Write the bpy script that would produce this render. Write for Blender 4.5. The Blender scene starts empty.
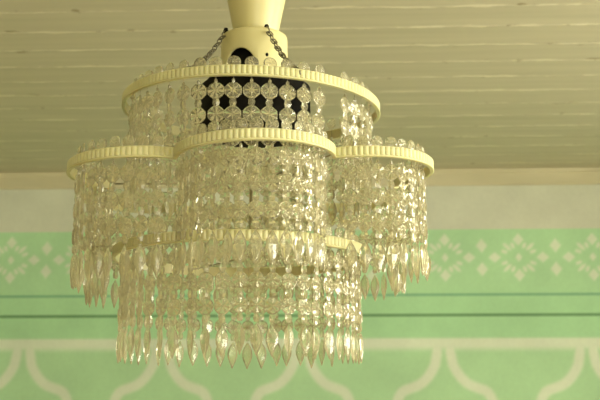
import bpy, math, random
from mathutils import Vector, Matrix
random.seed(7)
PI = math.pi
scene = bpy.context.scene
C = scene.collection

# ------------------------------------------------------------------ helpers
class MB:
    def __init__(s): s.v = []; s.f = []; s.m = []; s.sm = []
    def add(s, verts, faces, M=None, mi=0, smooth=False):
        b = len(s.v)
        for p in verts:
            p = Vector(p)
            s.v.append(tuple(M @ p) if M is not None else tuple(p))
        for f in faces:
            s.f.append(tuple(b + i for i in f)); s.m.append(mi); s.sm.append(smooth)
    def box(s, a, b, mi=0):
        x0, y0, z0 = a; x1, y1, z1 = b
        s.add([(x0,y0,z0),(x1,y0,z0),(x1,y1,z0),(x0,y1,z0),(x0,y0,z1),(x1,y0,z1),(x1,y1,z1),(x0,y1,z1)],
              [(0,3,2,1),(4,5,6,7),(0,1,5,4),(1,2,6,5),(2,3,7,6),(3,0,4,7)], None, mi)
    def mesh(s, name, mats):
        me = bpy.data.meshes.new(name)
        me.from_pydata(s.v, [], s.f)
        for m in (mats if isinstance(mats, (list, tuple)) else [mats]): me.materials.append(m)
        me.polygons.foreach_set('material_index', s.m)
        me.polygons.foreach_set('use_smooth', s.sm)
        me.update()
        return me
    def obj(s, name, mats, parent=None):
        o = bpy.data.objects.new(name, s.mesh(name, mats)); C.objects.link(o)
        if parent: o.parent = parent
        return o

def lathe(prof, n=48, smooth=True, ribs=None, closed=False):
    """prof: list of (r, z). returns verts, faces"""
    V, F = [], []
    m = len(prof)
    for i in range(n):
        a = 2*PI*i/n
        for (r, z) in prof: V.append((r*math.cos(a), r*math.sin(a), z))
    for i in range(n):
        j = (i+1) % n
        for k in range(m if closed else m-1):
            k2 = (k+1) % m
            F.append((i*m+k, j*m+k, j*m+k2, i*m+k2))
    return V, F

def tube(mb, pts, r, n=6, closed=False, mi=0, smooth=True):
    pts = [Vector(p) for p in pts]
    N = len(pts); base = len(mb.v)
    prev = None
    for i, p in enumerate(pts):
        a = pts[(i-1) % N] if (closed or i > 0) else p
        b = pts[(i+1) % N] if (closed or i < N-1) else p
        t = (b-a).normalized()
        if prev is None:
            u = t.orthogonal().normalized()
        else:
            u = (prev - t*prev.dot(t)).normalized()
        prev = u; w = t.cross(u)
        for k in range(n):
            q = 2*PI*k/n
            mb.v.append(tuple(p + (u*math.cos(q) + w*math.sin(q))*r))
    for i in range(N if closed else N-1):
        j = (i+1) % N
        for k in range(n):
            k2 = (k+1) % n
            mb.f.append((base+i*n+k, base+i*n+k2, base+j*n+k2, base+j*n+k)); mb.m.append(mi); mb.sm.append(smooth)
    if not closed:
        mb.f.append(tuple(base+k for k in range(n))[::-1]); mb.m.append(mi); mb.sm.append(False)
        mb.f.append(tuple(base+(N-1)*n+k for k in range(n))); mb.m.append(mi); mb.sm.append(False)

# ------------------------------------------------------------------ materials
def mat(name, col, rough=0.5, **kw):
    m = bpy.data.materials.new(name); m.use_nodes = True
    b = m.node_tree.nodes['Principled BSDF']
    b.inputs['Base Color'].default_value = (*col, 1)
    b.inputs['Roughness'].default_value = rough
    for k, v in kw.items(): b.inputs[k].default_value = v
    return m

def noise_mat(name, c1, c2, scale=8, rough=0.6, detail=6, stretch=(1,1,1), bump=0.0, lo=.35, hi=.65, **kw):
    m = mat(name, c1, rough, **kw); nt = m.node_tree; L = nt.links; N = nt.nodes
    b = N['Principled BSDF']
    tc = N.new('ShaderNodeTexCoord'); mp = N.new('ShaderNodeMapping'); mp.inputs['Scale'].default_value = stretch
    no = N.new('ShaderNodeTexNoise'); no.inputs['Scale'].default_value = scale; no.inputs['Detail'].default_value = detail
    cr = N.new('ShaderNodeValToRGB')
    cr.color_ramp.elements[0].position = lo; cr.color_ramp.elements[0].color = (*c1, 1)
    cr.color_ramp.elements[1].position = hi; cr.color_ramp.elements[1].color = (*c2, 1)
    L.new(tc.outputs['Object'], mp.inputs[0]); L.new(mp.outputs[0], no.inputs['Vector'])
    L.new(no.outputs[0], cr.inputs[0]); L.new(cr.outputs[0], b.inputs['Base Color'])
    if bump:
        bp = N.new('ShaderNodeBump'); bp.inputs['Strength'].default_value = bump; bp.inputs['Distance'].default_value = .002
        L.new(no.outputs[0], bp.inputs['Height']); L.new(bp.outputs[0], b.inputs['Normal'])
    return m

M_plastic = noise_mat('aged_ivory_plastic', (.56,.53,.27), (.67,.64,.36), scale=14, rough=.33, lo=.3, hi=.7,
                      **{'Subsurface Weight': .35, 'Subsurface Scale': .006, 'Subsurface Radius': (1,.75,.25)})
M_shell = noise_mat('aged_ivory_enamel', (.58,.51,.23), (.65,.58,.29), scale=9, rough=.38, lo=.3, hi=.7)
M_black = noise_mat('blackened_metal', (.004,.004,.003), (.010,.009,.007), scale=30, rough=.85, **{'Specular IOR Level': .1})
M_chain = noise_mat('tarnished_metal', (.09,.08,.05), (.26,.23,.15), scale=120, rough=.4, Metallic=.8)
M_wire = mat('thin_wire', (.35,.31,.2), .4, Metallic=.8)
M_dark = mat('dark_hollow', (.02,.016,.01), .9)

def crystal_mat(name, body, dust, rough):
    m = mat(name, (.96,.935,.79), rough)
    b = m.node_tree.nodes['Principled BSDF']
    b.inputs['Transmission Weight'].default_value = 1.0
    b.inputs['IOR'].default_value = 1.46
    nt = m.node_tree; N = nt.nodes; L = nt.links
    # yellowed, slightly dusty plastic: a little diffuse/translucent body
    d = N.new('ShaderNodeBsdfTranslucent'); d.inputs[0].default_value = (*dust, 1)
    d2 = N.new('ShaderNodeBsdfDiffuse'); d2.inputs[0].default_value = (*dust, 1)
    mm = N.new('ShaderNodeMixShader'); mm.inputs[0].default_value = .65
    L.new(d.outputs[0], mm.inputs[1]); L.new(d2.outputs[0], mm.inputs[2])
    mx = N.new('ShaderNodeMixShader'); mx.inputs[0].default_value = body
    L.new(b.outputs[0], mx.inputs[1]); L.new(mm.outputs[0], mx.inputs[2])
    L.new(mx.outputs[0], N['Material Output'].inputs['Surface'])
    return m
M_cry = crystal_mat('cut_clear_plastic', .23, (.74,.68,.45), .04)
M_drop = crystal_mat('moulded_drop_plastic', .25, (.74,.69,.46), .05)

# ------------------------------------------------------------------ room
CE = 2.957      # ceiling height
WY = 5.8        # far wall
XL, XR, YB = -3.2, 3.4, -3.0

def structure(o):
    o['kind'] = 'structure'; return o

# far wall: dense grid carrying the stencilled paint as a colour attribute
def lerp(a, b, t): return tuple(a[i] + (b[i]-a[i])*t for i in range(3))
def sstep(e0, e1, x):
    t = min(1, max(0, (x-e0)/(e1-e0))); return t*t*(3-2*t)
WHITE = (.61,.63,.51); GREEN = (.43,.69,.40); GREEN2 = (.40,.67,.38); GREEN3 = (.43,.67,.39)
PALE = (.72,.76,.63); TEAL = (.13,.36,.22); DKG = (.10,.24,.10)
PER = .409; RX = .578; RZ = 2.456
TP = .777; TX = .556
CUP = [(2.02,.356),(1.93,.352),(1.865,.340),(1.83,.322),(1.797,.299),(1.77,.272),(1.753,.245),(1.738,.205),(1.728,.175),(1.715,.155),(1.692,.140),(1.66,.128),(1.6,.12),(1.0,.12)]
def cupw(z):
    for i in range(len(CUP)-1):
        z0, w0 = CUP[i]; z1, w1 = CUP[i+1]
        if z0 >= z >= z1: return w0 + (w1-w0)*(z0-z)/(z0-z1)
    return CUP[-1][1]
# polyline for distance
def seg_d(px, pz, a, b):
    ax, az = a; bx, bz = b
    dx, dz = bx-ax, bz-az
    t = max(0, min(1, ((px-ax)*dx+(pz-az)*dz)/(dx*dx+dz*dz)))
    return math.hypot(px-ax-dx*t, pz-az-dz*t)
CL = [(w, z) for z, w in CUP]
def dia(u, v, a, b):            # soft diamond mask, a,b half sizes
    return 1 - sstep(.75, 1.25, abs(u)/a + abs(v)/b)
def petal(u, v, ang, r0, r1, w):
    c, s = math.cos(ang), math.sin(ang)
    x = u*c + v*s; y = -u*s + v*c
    m = (r0+r1)/2; h = (r1-r0)/2
    return 1 - sstep(.7, 1.3, math.hypot((x-m)/h, y/w))
def wallcol(x, z):
    if z > 2.612: return lerp(GREEN, WHITE, sstep(2.612, 2.618, z))
    c = lerp(GREEN2, GREEN, sstep(2.20, 2.30, z))
    if z > 2.3:
        u = (x-RX+PER/2) % PER - PER/2; v = z-RZ
        m = max(dia(u, v, .020, .026), dia(u, v-.100, .030, .036), dia(u, v+.100, .030, .036),
                dia(abs(u)-.133, v, .036, .030))
        uu, vv = abs(u), abs(v)
        for a, r0, r1 in ((math.radians(22), .066, .104), (math.radians(43), .058, .116), (math.radians(64), .056, .092)):
            m = max(m, petal(uu, vv, a, r0, r1, .0105))
        u2 = (x-RX) % PER - PER/2
        m = max(m, dia(u2, abs(v)-.066, .032, .040))
        c = lerp(c, PALE, .8*m)
    c = lerp(c, TEAL, .75*(1-sstep(.004, .010, abs(z-2.250))))
    c = lerp(c, DKG, .85*(1-sstep(.005, .011, abs(z-2.137))))
    if z < 2.1:
        c = lerp(c, GREEN3, 1-sstep(1.9, 2.0, z))
        pb = sstep(2.016, 2.006, z) * sstep(1.925, 1.960, z) if False else (1-sstep(2.004, 2.016, z))*sstep(1.925, 1.972, z)
        u = abs((x-TX-TP/2+TP/2) % TP - TP/2)  # distance to cup centre
        if z < 1.99:
            d = min(seg_d(u, z, CL[i], CL[i+1]) for i in range(len(CL)-1))
            ln = 1 - sstep(.014, .040, d)
        else: ln = 0
        c = lerp(c, PALE, .85*max(pb, ln))
    return c

def grid_wall():
    step = .008
    xs = [XL, -2.6] + [-2.4 + step*i for i in range(int(4.4/step)+1)] + [2.4, XR]
    zs = [0, .6, 1.1, 1.3] + [1.5 + step*i for i in range(int(1.16/step)+1)] + [2.8, CE]
    V = [(x, WY, z) for z in zs for x in xs]
    nx = len(xs)
    F = [(j*nx+i, j*nx+i+1, (j+1)*nx+i+1, (j+1)*nx+i) for j in range(len(zs)-1) for i in range(nx-1)]
    me = bpy.data.meshes.new('wall_back'); me.from_pydata(V, [], F)
    ca = me.color_attributes.new('paint', 'FLOAT_COLOR', 'POINT')
    cols = []
    for p in V: cols.extend((*wallcol(p[0], p[2]), 1))
    ca.data.foreach_set('color', cols)
    m = mat('stencilled_limewash', WHITE, .85); nt = m.node_tree; N = nt.nodes; L = nt.links; b = N['Principled BSDF']
    at = N.new('ShaderNodeAttribute'); at.attribute_name = 'paint'
    tc = N.new('ShaderNodeTexCoord')
    n1 = N.new('ShaderNodeTexNoise'); n1.inputs['Scale'].default_value = 3.5; n1.inputs['Detail'].default_value = 8
    n2 = N.new('ShaderNodeTexNoise'); n2.inputs['Scale'].default_value = 45; n2.inputs['Detail'].default_value = 4
    r1 = N.new('ShaderNodeMapRange'); r1.inputs[1].default_value=.3; r1.inputs[2].default_value=.7; r1.inputs[3].default_value = .93; r1.inputs[4].default_value = 1.06
    r2 = N.new('ShaderNodeMapRange'); r2.inputs[1].default_value=.3; r2.inputs[2].default_value=.7; r2.inputs[3].default_value = .975; r2.inputs[4].default_value = 1.025
    mu = N.new('ShaderNodeMath'); mu.operation = 'MULTIPLY'
    vm = N.new('ShaderNodeVectorMath'); vm.operation = 'SCALE'
    for n in (n1, n2): L.new(tc.outputs['Object'], n.inputs['Vector'])
    L.new(n1.outputs[0], r1.inputs[0]); L.new(n2.outputs[0], r2.inputs[0])
    L.new(r1.outputs[0], mu.inputs[0]); L.new(r2.outputs[0], mu.inputs[1])
    L.new(at.outputs['Color'], vm.inputs[0]); L.new(mu.outputs[0], vm.inputs['Scale'])
    L.new(vm.outputs[0], b.inputs['Base Color'])
    me.materials.append(m); me.update()
    o = bpy.data.objects.new('wall_back', me); C.objects.link(o)
    return structure(o)
grid_wall()

M_white = noise_mat('cream_limewash', (.62,.58,.44), (.70,.66,.52), scale=3, rough=.85)
M_greenw = noise_mat('ochre_limewash', (.42,.43,.27), (.50,.51,.33), scale=3, rough=.85)
M_floor = noise_mat('dark_floorboards', (.36,.27,.15), (.48,.36,.20), scale=5, rough=.45, stretch=(.4,6,1))
M_frame = noise_mat('painted_window_frame', (.62,.58,.42), (.72,.68,.52), scale=20, rough=.5)

def wall_with_holes(name, axis, pos, a0, a1, holes, th=.16, out=1):
    """axis 'x': wall plane x=pos spanning y a0..a1; 'y' : plane y=pos spanning x.  holes: (b0,b1,z0,z1)"""
    mb = MB()
    def bx(u0, u1, z0, z1, mi):
        p0, p1 = (pos, pos+th*out) if out > 0 else (pos-th, pos)
        if axis == 'x': mb.box((p0, u0, z0), (p1, u1, z1), mi)
        else: mb.box((u0, p0, z0), (u1, p1, z1), mi)
    us = sorted({a0, a1, *[h[0] for h in holes], *[h[1] for h in holes]})
    zs = [0, 2.612, CE] if not holes else sorted({0, 2.612, CE, *[h[2] for h in holes], *[h[3] for h in holes]})
    for i in range(len(us)-1):
        for j in range(len(zs)-1):
            uc, zc = (us[i]+us[i+1])/2, (zs[j]+zs[j+1])/2
            if any(h[0] < uc < h[1] and h[2] < zc < h[3] for h in holes): continue
            bx(us[i], us[i+1], zs[j], zs[j+1], 1 if zc > 2.612 else 0)
    return structure(mb.obj(name, [M_greenw, M_white]))
WIN_R = [(-2.3,-1.1,.85,2.5), (-.2,1.1,.85,2.5), (2.3,3.6,.85,2.5)]
WIN_F = [(.1,1.7,.85,2.5)]
wall_with_holes('wall_right', 'x', XR, YB, WY, WIN_R, out=1)
wall_with_holes('wall_left', 'x', XL, YB, WY, [], out=-1)
wall_with_holes('wall_front', 'y', YB, XL, XR, WIN_F, out=-1)
fl = MB(); fl.box((XL, YB, -.1), (XR, WY, 0)); structure(fl.obj('floor', M_floor))

def window(idx, axis, pos, h, out):
    """painted casement frame set in the opening"""
    b0, b1, z0, z1 = h
    t = bpy.data.objects.new('window_%d' % idx, None); C.objects.link(t); structure(t)
    p = pos + out*.08
    mb = MB()
    def bx(u0, u1, y0, y1, d=.03):
        if axis == 'x': mb.box((p-d, u0, y0), (p+d, u1, y1))
        else: mb.box((u0, p-d, y0), (u1, p+d, y1))
    w = .06; mid = (b0+b1)/2
    bx(b0, b0+w, z0, z1); bx(b1-w, b1, z0, z1); bx(b0+w, b1-w, z0, z0+w); bx(b0+w, b1-w, z1-w, z1)
    bx(mid-w/2, mid+w/2, z0+w, z1-w, .028)
    for k in (1, 2):
        zz = z0 + (z1-z0)*k/3; bx(b0+w, mid-w/2, zz-.018, zz+.018, .015); bx(mid+w/2, b1-w, zz-.018, zz+.018, .015)
    mb.obj('window_frame', M_frame, t)
for i, h in enumerate(WIN_R): window(i+1, 'x', XR, h, 1)
window(4, 'y', YB, WIN_F[0], -1)

def contrast_door():  # unseen dark door, added so the crystals pick up darker contrast
    t = bpy.data.objects.new('contrast_door_1', None); C.objects.link(t); structure(t); t.location = (XL, 1.2, 0)
    m = noise_mat('dark_varnished_wood', (.05,.028,.012), (.10,.055,.025), scale=6, rough=.35, stretch=(6,6,.6))
    f = MB(); f.box((0,-.62,0),(.05,-.52,2.25)); f.box((0,.52,0),(.05,.62,2.25)); f.box((0,-.62,2.25),(.05,.62,2.35)); f.obj('contrast_door_frame', m, t)
    l = MB(); l.box((0,-.52,0),(.03,.52,2.25))
    for y0, y1 in ((-.44,-.05),(.05,.44)):
        for z0, z1 in ((.15,.95),(1.1,2.12)): l.box((.03,y0,z0),(.042,y1,z1))
    l.obj('contrast_door_leaf', m, t)
contrast_door()

# ceiling boards with paint flaking along their seams
def ceiling():
    mb = MB(); y = 3.355 - .19*34; bw = .19
    while y < WY:
        a, b = max(y, YB), min(y+bw, WY)
        if b > YB:
            g = .002; d = .002
            V = [(XL,a,CE+d),(XL,a+g,CE),(XL,b-g,CE),(XL,b,CE+d),(XR,a,CE+d),(XR,a+g,CE),(XR,b-g,CE),(XR,b,CE+d),
                 (XL,a,CE+.03),(XL,b,CE+.03),(XR,a,CE+.03),(XR,b,CE+.03)]
            F = [(0,1,5,4),(1,2,6,5),(2,3,7,6),(8,10,11,9),(0,4,10,8),(3,9,11,7),(0,8,9,3,2,1),(4,5,6,7,11,10)]
            mb.add(V, F)
        y += bw
    m = mat('painted_ceiling_boards', (.5,.47,.32), .6); nt = m.node_tree; N = nt.nodes; L = nt.links; bs = N['Principled BSDF']
    tc = N.new('ShaderNodeTexCoord'); sp = N.new('ShaderNodeSeparateXYZ'); L.new(tc.outputs['Object'], sp.inputs[0])
    def math_(op, a, b=None, clamp=False):
        n = N.new('ShaderNodeMath'); n.operation = op; n.use_clamp = clamp
        for i, q in enumerate((a, b)):
            if q is None: continue
            if isinstance(q, (int, float)): n.inputs[i].default_value = q
            else: L.new(q, n.inputs[i])
        return n.outputs[0]
    # distance to nearest seam, metres; wobbles with noise
    nw = N.new('ShaderNodeTexNoise'); nw.inputs['Scale'].default_value = 9; nw.inputs['Detail'].default_value = 6
    L.new(tc.outputs['Object'], nw.inputs['Vector'])
    wob = math_('MULTIPLY', math_('SUBTRACT', nw.outputs[0], .5), .03)
    yy = math_('ADD', sp.outputs[1], wob)
    ph = math_('FRACT', math_('DIVIDE', math_('SUBTRACT', yy, 3.355-.19*40), .19))
    dist = math_('MULTIPLY', math_('MINIMUM', ph, math_('SUBTRACT', 1.0, ph)), .19)
    mp = N.new('ShaderNodeMapping'); mp.inputs['Scale'].default_value = (3.5, 16, 1)
    L.new(tc.outputs['Object'], mp.inputs[0])
    ns = N.new('ShaderNodeTexNoise'); ns.inputs['Scale'].default_value = 2.2; ns.inputs['Detail'].default_value = 8; ns.inputs['Roughness'].default_value = .65
    L.new(mp.outputs[0], ns.inputs['Vector'])
    wid = math_('MULTIPLY', math_('SUBTRACT', ns.outputs[0], .42, True), .085)       # flaked width per place
    mask = math_('MULTIPLY', math_('SUBTRACT', wid, dist), 180, True)
    # broad streaky staining of the boards
    mp2 = N.new('ShaderNodeMapping'); mp2.inputs['Scale'].default_value = (.5, 9, 1)
    L.new(tc.outputs['Object'], mp2.inputs[0])
    nb = N.new('ShaderNodeTexNoise'); nb.inputs['Scale'].default_value = 2; nb.inputs['Detail'].default_value = 7
    L.new(mp2.outputs[0], nb.inputs['Vector'])
    cr = N.new('ShaderNodeValToRGB')
    cr.color_ramp.elements[0].position = .3; cr.color_ramp.elements[0].color = (.50,.46,.32,1)
    cr.color_ramp.elements[1].position = .7; cr.color_ramp.elements[1].color = (.58,.53,.38,1)
    L.new(nb.outputs[0], cr.inputs[0])
    mx = N.new('ShaderNodeMix'); mx.data_type = 'RGBA'
    L.new(math_('MULTIPLY', mask, .65), mx.inputs['Factor']); L.new(cr.outputs[0], mx.inputs['A']); mx.inputs['B'].default_value = (.80,.74,.54,1)
    # small knots and chips near seams
    vo = N.new('ShaderNodeTexNoise'); vo.inputs['Scale'].default_value = 16; vo.inputs['Detail'].default_value = 3
    L.new(tc.outputs['Object'], vo.inputs['Vector'])
    kn = math_('MULTIPLY', math_('MULTIPLY', math_('SUBTRACT', vo.outputs[0], .645, True), 14, True), math_('MULTIPLY', math_('SUBTRACT', .03, dist), 60, True), True)
    mx2 = N.new('ShaderNodeMix'); mx2.data_type = 'RGBA'
    L.new(kn, mx2.inputs['Factor']); L.new(mx.outputs['Result'], mx2.inputs['A']); mx2.inputs['B'].default_value = (.33,.27,.16,1)
    L.new(mx2.outputs['Result'], bs.inputs['Base Color'])
    bp = N.new('ShaderNodeBump'); bp.inputs['Strength'].default_value = .4; bp.inputs['Distance'].default_value = .002
    L.new(mask, bp.inputs['Height']); L.new(bp.outputs[0], bs.inputs['Normal'])
    return structure(mb.obj('ceiling', m))
ceiling()

# cornice board below the ceiling on the far wall
tr = MB()
prof = [(0,2.866),(.014,2.866),(.018,2.872),(.018,2.935),(.026,2.942),(.030,CE),(0,CE)]
V = [(x, WY-d, z) for x in (XL, XR) for d, z in prof]; n = len(prof)
tr.add(V, [(i, (i+1)%n, n+(i+1)%n, n+i) for i in range(n)] + [tuple(range(n))[::-1], tuple(range(n, 2*n))])
structure(tr.obj('trim_1', noise_mat('cream_cornice_paint', (.54,.50,.32), (.62,.57,.38), scale=6, rough=.6, stretch=(.4,1,1))))

# ------------------------------------------------------------------ chandelier
CX, CY = -.1418, 1.6238
Z0 = 1.6
root = bpy.data.objects.new('chandelier', None); C.objects.link(root); root.location = (CX, CY, 0)
root['label'] = 'ivory three-tier chandelier hung with strings of clear faceted plastic crystals below the boarded ceiling'
root['category'] = 'chandelier'
FRONT = math.atan2(-CY, -CX)          # direction from the chandelier to the viewer's spot

# stem cup and collar
def part_lathe(name, prof, m, n=64, parent=root, cap=False):
    mb = MB(); V, F = lathe(prof, n); mb.add(V, F, None, 0, True)
    return mb.obj(name, m, parent)
stem = part_lathe('stem', [(.0005,Z0+.606),(.030,Z0+.606),(.0345,Z0+.6095),(.0362,Z0+.613),(.0378,Z0+.620),(.0440,Z0+.652),(.0520,Z0+.690),(.0560,Z0+.740),(.0600,Z0+.790),(.0600,Z0+.830),(.052,Z0+.850),(.030,Z0+.862),(.010,Z0+.868),(.0005,Z0+.869)], M_shell)
stem.location.x = .004
mbr = MB(); tube(mbr, [(0,0,Z0+.86),(0,0,CE-.03)], .006, 12); mbr.obj('suspension_rod', M_shell, root)
part_lathe('ceiling_cup', [(.0005,CE-.055),(.012,CE-.054),(.034,CE-.04),(.052,CE-.015),(.056,CE-.001),(.0005,CE-.0005)], M_shell)

# collar: short drum with an arched opening to the front
def collar():
    mb = MB(); n = 128; R = .0545
    zt, zb = Z0+.608, Z0+.532
    def zlow(a):
        d = (a - (FRONT-.47) + PI) % (2*PI) - PI
        best = zb
        for k in range(3):
            dd = (d - k*2*PI/3 + PI) % (2*PI) - PI
            w = .56
            if abs(dd) < w: best = max(best, zb + .040*math.sqrt(max(0, 1-(dd/w)**2)) )
        return best
    rings = []
    for i in range(n):
        a = 2*PI*i/n; zl = zlow(a)
        pr = [(.030, zt-.004), (.040, zt-.001), (.049, zt), (.0532, zt-.002), (R, zt-.007), (R, (zt+zl)/2), (R+.0005, zl+.002), (R, zl), (R-.003, zl), (R-.003, (zt+zl)/2), (R-.004, zt-.012), (.030, zt-.008)]
        rings.append([(r*math.cos(a), r*math.sin(a), z) for r, z in pr])
    m = len(rings[0]); V = [p for rg in rings for p in rg]
    F = []
    for i in range(n):
        j = (i+1) % n
        for k in range(m):
            k2 = (k+1) % m; F.append((i*m+k, j*m+k, j*m+k2, i*m+k2))
    mb.add(V, F, None, 0, True)
    o = mb.obj('collar', M_shell, root); o.location.x = .0015; return o
collar()
# dark screws of the collar; the smaller black bead stands in for a hole
for da, z in ((-1.12, .610), (.43, .608), (.40, .560), (-2.7, .610)):
    a = FRONT + da; r = .0555 if z < .6 else .050
    mb = MB()
    V, F = lathe([(q*(.5 if z < .6 else .85), h*(.5 if z < .6 else .85)) for q, h in [(.0002,-.006),(.0035,-.005),(.005,0),(.0035,.005),(.0002,.006)]], 12)
    mb.add(V, F, Matrix.Translation((r*math.cos(a), r*math.sin(a), Z0+z)), 0, True)
    mb.obj('screw_or_hole', M_black, root)
part_lathe('lamp_neck', [(.0005,Z0+.602),(.045,Z0+.600),(.046,Z0+.535),(.075,Z0+.529),(.0005,Z0+.527)], M_black, 40)
housing = part_lathe('lamp_housing', [(.0005,Z0+.527),(.080,Z0+.526),(.0895,Z0+.518),(.0895,Z0+.450),(.083,Z0+.441),(.0005,Z0+.440)], M_black, 48)

housing.location.x = .004
# hoops ----------------------------------------------------------
def circle_pts(R, n): return [(R*math.cos(2*PI*i/n + FRONT), R*math.sin(2*PI*i/n + FRONT)) for i in range(n)]
def lobed_pts(a, rho, v, n_per, rot):
    """six round lobes, valleys between them"""
    P = []
    for k in range(6):
        c0 = FRONT + rot + k*PI/3
        cx, cy = a*math.cos(c0), a*math.sin(c0)
        # valley point relative to lobe centre
        vx, vy = v*math.cos(PI/6)-a, v*math.sin(PI/6)
        h = math.atan2(vy, vx)
        for i in range(n_per):
            t = -h + 2*h*(i/n_per)
            P.append((cx + rho*math.cos(c0+t), cy + rho*math.sin(c0+t)))
    return P
def resample(P, step):
    n = len(P); L = [0]
    for i in range(n):
        a, b = P[i], P[(i+1) % n]; L.append(L[-1] + math.hypot(b[0]-a[0], b[1]-a[1]))
    N = max(3, round(L[-1]/step)); out = []
    j = 0
    for k in range(N):
        s = L[-1]*k/N
        while L[j+1] < s: j += 1
        t = (s-L[j])/(L[j+1]-L[j]) if L[j+1] > L[j] else 0
        a, b = P[j], P[(j+1) % n]; out.append((a[0]+(b[0]-a[0])*t, a[1]+(b[1]-a[1])*t))
    return out
def normals(P):
    n = len(P); N = []
    for i in range(n):
        a, b = P[i-1], P[(i+1) % n]; dx, dy = b[0]-a[0], b[1]-a[1]; l = math.hypot(dx, dy)
        N.append((dy/l, -dx/l))
    return N
def hoop(P, z, tilt=None, H=.0145):
    """fluted band above a smooth lip; z is the underside height above Z0"""
    pitch = .0078
    P = resample(P, sum(math.dist(P[i-1], P[i]) for i in range(len(P)))/(8*round(sum(math.dist(P[i-1], P[i]) for i in range(len(P)))/pitch)))
    Nn = normals(P); mb = MB(); rings = []
    for i, (p, nn) in enumerate(zip(P, Nn)):
        ph = (i % 8)/8
        rib = .0016*(math.sin(PI*ph)**.75) if 0 < ph < 1 else 0
        e = .0022
        pr = [(-.0022, 0), (e+.0006, 0), (e+.0016, .0008), (e+.0014, .0022), (e+.0002, .0028), (e-.0004+rib, .0034), (e-.0004+rib, .0048+H*.82-.002), (e-.0012, .0038+H*.82+.001), (-.0012, .0038+H*.82+.001), (-.0022, .0038+H*.82)]
        rings.append([(p[0]+nn[0]*d, p[1]+nn[1]*d, Z0+z+h) for d, h in pr])
    m = len(rings[0]); n = len(rings); V = [q for rg in rings for q in rg]
    if tilt: V = [(x, y, zz + tilt[0]*x + tilt[1]*y) for x, y, zz in V]
    F = [(i*m+k, ((i+1) % n)*m+k, ((i+1) % n)*m+(k+1) % m, i*m+(k+1) % m) for i in range(n) for k in range(m)]
    mb.add(V, F, None, 0, False)
    return mb.obj('hoop', M_plastic, root)

# tilt slopes (dz/dx, dz/dy)
T1 = (-.022, .012); T2 = (.022, .0); T3 = (0, 0)
def shift(P, dx): return [(x+dx, y) for x, y in P]
P1 = shift(circle_pts(.2045, 720), -.002); P2 = shift(lobed_pts(.1845, .1125, .2250, 120, .035), -.003); P3 = shift(circle_pts(.197, 720), -.0165)
HZ1, HZ2, HZ3 = .476, .3535, .236
h1 = hoop(P1, HZ1, T1); h1['label'] = 'upper round hoop of ivory fluted plastic'
h2 = hoop(P2, HZ2, T2); h2['label'] = 'scalloped six-lobed middle hoop of ivory fluted plastic'
h3 = hoop(P3, HZ3, T3); h3['label'] = 'lower round hoop of ivory fluted plastic'

# inner frame: rod and wire spokes carrying the lower hoops
mb = MB()
tube(mb, [(0,0,Z0+.445),(0,0,Z0+HZ3+.004)], .004, 10)
mb.obj('centre_rod', M_wire, root)
for z, R, T in ((HZ2, .226, T2), (HZ3, .199, T3)):
    for k in range(3):
        a = FRONT + .035 + PI/6 + k*2*PI/3 + (0 if R > .2 else PI/3)
        x, y = math.cos(a)*R, math.sin(a)*R
        mb = MB(); tube(mb, [(0,0,Z0+z+.008),(x*.98,y*.98,Z0+z+.008+T[0]*x+T[1]*y)], .0012, 6)
        mb.obj('spoke', M_wire, root)

# chains ----------------------------------------------------------
def chain(p0, p1, nl):
    p0, p1 = Vector(p0), Vector(p1); mb = MB(); d = (p1-p0); L = d.length; t = d.normalized()
    step = L/nl; ll = step*1.55
    u0 = t.orthogonal().normalized(); w0 = t.cross(u0)
    for i in range(nl):
        s = (i+.5)/nl; c = p0 + d*s + Vector((0,0,-.010*math.sin(PI*s)))
        ang = PI/4 + (PI/2 if i % 2 else 0); u = u0*math.cos(ang)+w0*math.sin(ang)
        pts = []
        hw = .0040; hl = ll/2
        for k in range(14):
            q = 2*PI*k/14
            pts.append(c + t*((hl-hw)*(1 if math.cos(q) > 0 else -1)*min(1,abs(math.cos(q))*3) + hw*math.cos(q)) + u*(hw*math.sin(q)))
        tube(mb, pts, .00105, 6, closed=True)
    return mb.obj('chain', M_chain, root)
def hoop_pt(R, da, z, T=(0,0)):
    a = FRONT+da; x, y = R*math.cos(a), R*math.sin(a)
    return (x, y, Z0+z+T[0]*x+T[1]*y)
for da0, da1 in ((-1.12, -.485), (.43, .335), (-2.7, PI-.15)):
    a = hoop_pt(.0510, da0, .607); b = hoop_pt(.2035, da1, HZ1+.012, T1)
    chain(a, b, 15)

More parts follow.
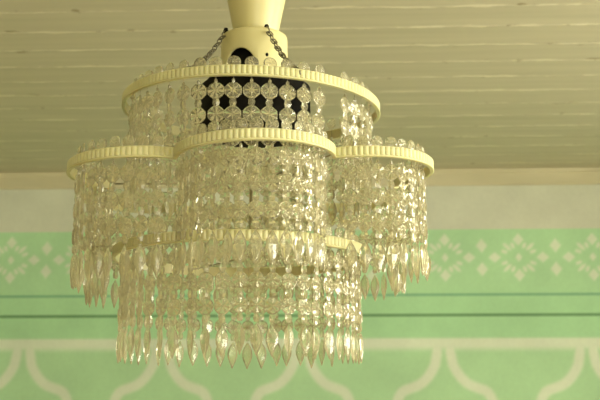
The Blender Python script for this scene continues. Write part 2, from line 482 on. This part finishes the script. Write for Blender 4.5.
# crystal pieces --------------------------------------------------
# local frame: x right along the hoop, y outward, z up
def rosette(mb, cz, R=.0124, th=.0062, n=8, petals=8, cut=.9):
    """octagonal plate: flat back, front cut with a star of deep V grooves round a small table"""
    N2 = petals*2; V = []; F = []
    def rad(a, R_):                                   # octagon with rounded corners
        q = (a + PI/n) % (2*PI/n) - PI/n
        return R_*(math.cos(PI/n)/math.cos(q))*.6 + R_*.4
    def ring(k_, y, yg=None):
        b = len(V)
        for k in range(N2):
            a = 2*PI*k/N2; rr = rad(a, R)*k_
            V.append((rr*math.sin(a), yg if (yg is not None and k % 2) else y, cz + rr*math.cos(a)))
        return b
    V.append((0, -th*.32, cz)); c0 = 0
    r1 = ring(.90, -th*.32)
    r2 = ring(1.0, -th*.16)
    r3 = ring(1.0, th*.06)
    r4 = ring(.86, th*.42, th*(.42-.34*cut))
    r5 = ring(.26, th*.60, th*(.60-.30*cut))
    c1 = len(V); V.append((0, th*.50, cz))
    for k in range(N2):
        j = (k+1) % N2
        F.append((c0, r1+j, r1+k))
        for a, b in ((r1,r2),(r2,r3)): F.append((a+k, a+j, b+j, b+k))
        for a, b in ((r3,r4),(r4,r5)):
            if k % 2 == 0: F.append((a+k, a+j, b+j)); F.append((a+k, b+j, b+k))
            else: F.append((a+k, a+j, b+k)); F.append((a+j, b+j, b+k))
        F.append((c1, r5+k, r5+j))
    mb.add(V, F)
def bead(mb, cz, w=.0057, h=.0058, d=.0028, n=6):
    V = [(0,0,cz+h)]; F = []
    for z, s in ((.95*h, .72), (0, 1), (-.95*h, .72)):
        for k in range(n):
            a = 2*PI*k/n; V.append((w*s*math.sin(a), d*s*math.cos(a), cz+z))
    V.append((0,0,cz-h)); e = len(V)-1
    for k in range(n):
        j = (k+1) % n
        F.append((0, 1+j, 1+k)); F.append((1+k, 1+j, 1+n+j, 1+n+k)); F.append((1+n+k, 1+n+j, 1+2*n+j, 1+2*n+k)); F.append((1+2*n+k, 1+2*n+j, e))
    mb.add(V, F)
PITCH = .0352; R1 = -.0175          # first rosette centre under the hoop's lip
def strand_mesh():
    mb = MB()
    for k in range(3):
        rosette(mb, R1 - k*PITCH)
        bead(mb, R1 - (k+.5)*PITCH)
    bead(mb, -.0035, .0026, .0030)
    tube(mb, [(0,0,.010),(0,0,-.0060)], .0004, 4, mi=1)
    for k in range(3):
        z = R1-k*PITCH-.0105
        tube(mb, [(0,0,z),(0,0,z-.0022)], .0004, 4, mi=1); tube(mb, [(0,0,z-.0118),(0,0,z-.014)], .0004, 4, mi=1)
    return mb.mesh('bead_strand', [M_cry, M_wire])
def rim_mesh():
    mb = MB(); rosette(mb, .0246, R=.0097, th=.0045, n=12, petals=8, cut=.15)
    tube(mb, [(0,0,.0135),(0,0,.0100)], .0005, 4, mi=1)
    return mb.mesh('rim_bead', [M_cry, M_wire])
PZ = R1 - 2.5*PITCH - .0080         # top of the drop
def pendant_mesh():
    mb = MB(); V = []; F = []
    prof = [(0,.0012,.0012),(.003,.0028,.0022),(.007,.0056,.0034),(.013,.0084,.0034),(.019,.0094,.0038),(.025,.0088,.0036),(.032,.0062,.0030),(.039,.0030,.0022),(.0445,.0006,.0006)]
    n = 8
    for d, w, t in prof:
        for k in range(n):
            a = 2*PI*(k+.5*0)/n
            sx = math.sin(a); sy = math.cos(a)
            s = 1/(abs(sx)**1.3 + abs(sy)**1.3)**(1/1.3)
            V.append((w*sx*s, t*sy*s, PZ-d))
    for i in range(len(prof)-1):
        for k in range(n):
            j = (k+1) % n; F.append((i*n+k, i*n+j, (i+1)*n+j, (i+1)*n+k))
    F.append(tuple(range(n))[::-1]); e = (len(prof)-1)*n; F.append(tuple(e+k for k in range(n)))
    mb.add(V, F)
    return mb.mesh('drop_pendant', [M_drop])
ME_S, ME_R, ME_P = strand_mesh(), rim_mesh(), pendant_mesh()

spots = []      # (distance to viewer, x, y, z, angle, tier)
def collect(P, step, z, T, tier, skip=()):
    Q = resample(P, step); Nn = normals(resample(P, .002))
    QQ = resample(P, .002)
    for i, (x, y) in enumerate(Q):
        # normal from nearest dense sample
        b = min(range(len(QQ)), key=lambda k: (QQ[k][0]-x)**2+(QQ[k][1]-y)**2)
        nx, ny = Nn[b]
        xx, yy = x - nx*.0125, y - ny*.0125
        ang = math.atan2(ny, nx)
        spots.append([math.hypot(CX+xx, CY+yy), xx, yy, Z0+z+T[0]*xx+T[1]*yy, ang, tier])
collect(P1, .0282, HZ1, T1, 1)
collect(P2, .0236, HZ2, T2, 2)
collect(P3, .0255, HZ3, T3, 3)
# one strand is missing from the upper hoop, right of its front
def beard(s): return (math.atan2(s[2], s[1]) - FRONT + PI) % (2*PI) - PI
cand = [s for s in spots if s[5] == 1]
gap = min(cand, key=lambda s: abs(beard(s) - math.radians(36)))
spots.remove(gap)
spots.sort(key=lambda s: s[0])
near, rest = spots[:100], spots[100:]
def place(s):
    rz = s[4] - PI/2 + random.gauss(0, .16)
    tx = random.gauss(0, .012); ty = random.gauss(0, .012)
    sz = 1 + (.03 + .06*min(1, max(0, -s[1]/.27)) if s[5] == 2 else 0)
    return Matrix.Translation((s[1], s[2], s[3])) @ Matrix.Rotation(rz, 4, 'Z') @ Matrix.Rotation(tx, 4, 'X') @ Matrix.Rotation(ty, 4, 'Y') @ Matrix.Diagonal((1.08 if s[5] == 1 else .95, 1, sz*random.uniform(.985, 1.02), 1))
for s in near:
    o = bpy.data.objects.new('bead_strand', ME_S); C.objects.link(o); o.parent = root; o.matrix_local = place(s)
    for nm, me in (('rim_bead', ME_R), ('drop_pendant', ME_P)):
        c = bpy.data.objects.new(nm, me); C.objects.link(c); c.parent = o
        c.matrix_local = Matrix.Rotation(random.gauss(0, .25) if nm == 'drop_pendant' else random.gauss(0, .08), 4, 'Z')
mb = MB()
for s in rest:
    M = place(s)
    for me in (ME_S, ME_R, ME_P):
        b = len(mb.v)
        mb.v.extend(tuple(M @ v.co) for v in me.vertices)
        for p in me.polygons:
            mb.f.append(tuple(b+i for i in p.vertices)); mb.m.append(2 if me is ME_P else p.material_index); mb.sm.append(False)
o = mb.obj('crystal_strands', [M_cry, M_wire, M_drop], root); o['kind'] = 'stuff'
o['label'] = 'the remaining crystal strands around the far side of the hoops'

# ------------------------------------------------------------------ light
def area(name, loc, rot, sx, sy, energy, col):
    l = bpy.data.lights.new(name, 'AREA'); l.shape = 'RECTANGLE'; l.size = sx; l.size_y = sy
    l.energy = energy; l.color = col
    o = bpy.data.objects.new(name, l); C.objects.link(o); o.location = loc; o.rotation_euler = rot; return o
DAY = (.98, .97, .81)
for i, h in enumerate(WIN_R):
    area('daylight', (XR+.30, (h[0]+h[1])/2, (h[2]+h[3])/2), (0, PI/2, 0), 1.7, 1.3, (80, 115, 95)[i], DAY)
area('daylight', ((WIN_F[0][0]+WIN_F[0][1])/2, YB-.30, 1.68), (PI/2, 0, 0), 1.6, 1.7, 30, DAY)
w = bpy.data.worlds.new('sky'); scene.world = w; w.use_nodes = True
w.node_tree.nodes['Background'].inputs[0].default_value = (.95, .95, .80, 1)
w.node_tree.nodes['Background'].inputs[1].default_value = 1.5

# ------------------------------------------------------------------ camera
cam = bpy.data.cameras.new('camera'); co = bpy.data.objects.new('camera', cam); C.objects.link(co)
co.location = (0, 0, Z0)
co.rotation_euler = (PI/2 + math.radians(11.6), 0, math.radians(2.3))
cam.sensor_width = 36; cam.lens = 1043/600*36
cam.dof.use_dof = True; cam.dof.focus_distance = 1.50; cam.dof.aperture_fstop = 12
scene.camera = co
scene.cycles.max_bounces = 16; scene.cycles.transmission_bounces = 16; scene.cycles.transparent_max_bounces = 8
scene.cycles.diffuse_bounces = 5; scene.cycles.glossy_bounces = 5
scene.cycles.caustics_refractive = True; scene.cycles.caustics_reflective = False
scene.cycles.sample_clamp_indirect = 12
scene.view_settings.view_transform = 'Standard'; scene.view_settings.look = 'None'
scene.view_settings.gamma = 1; scene.view_settings.exposure = 0.75
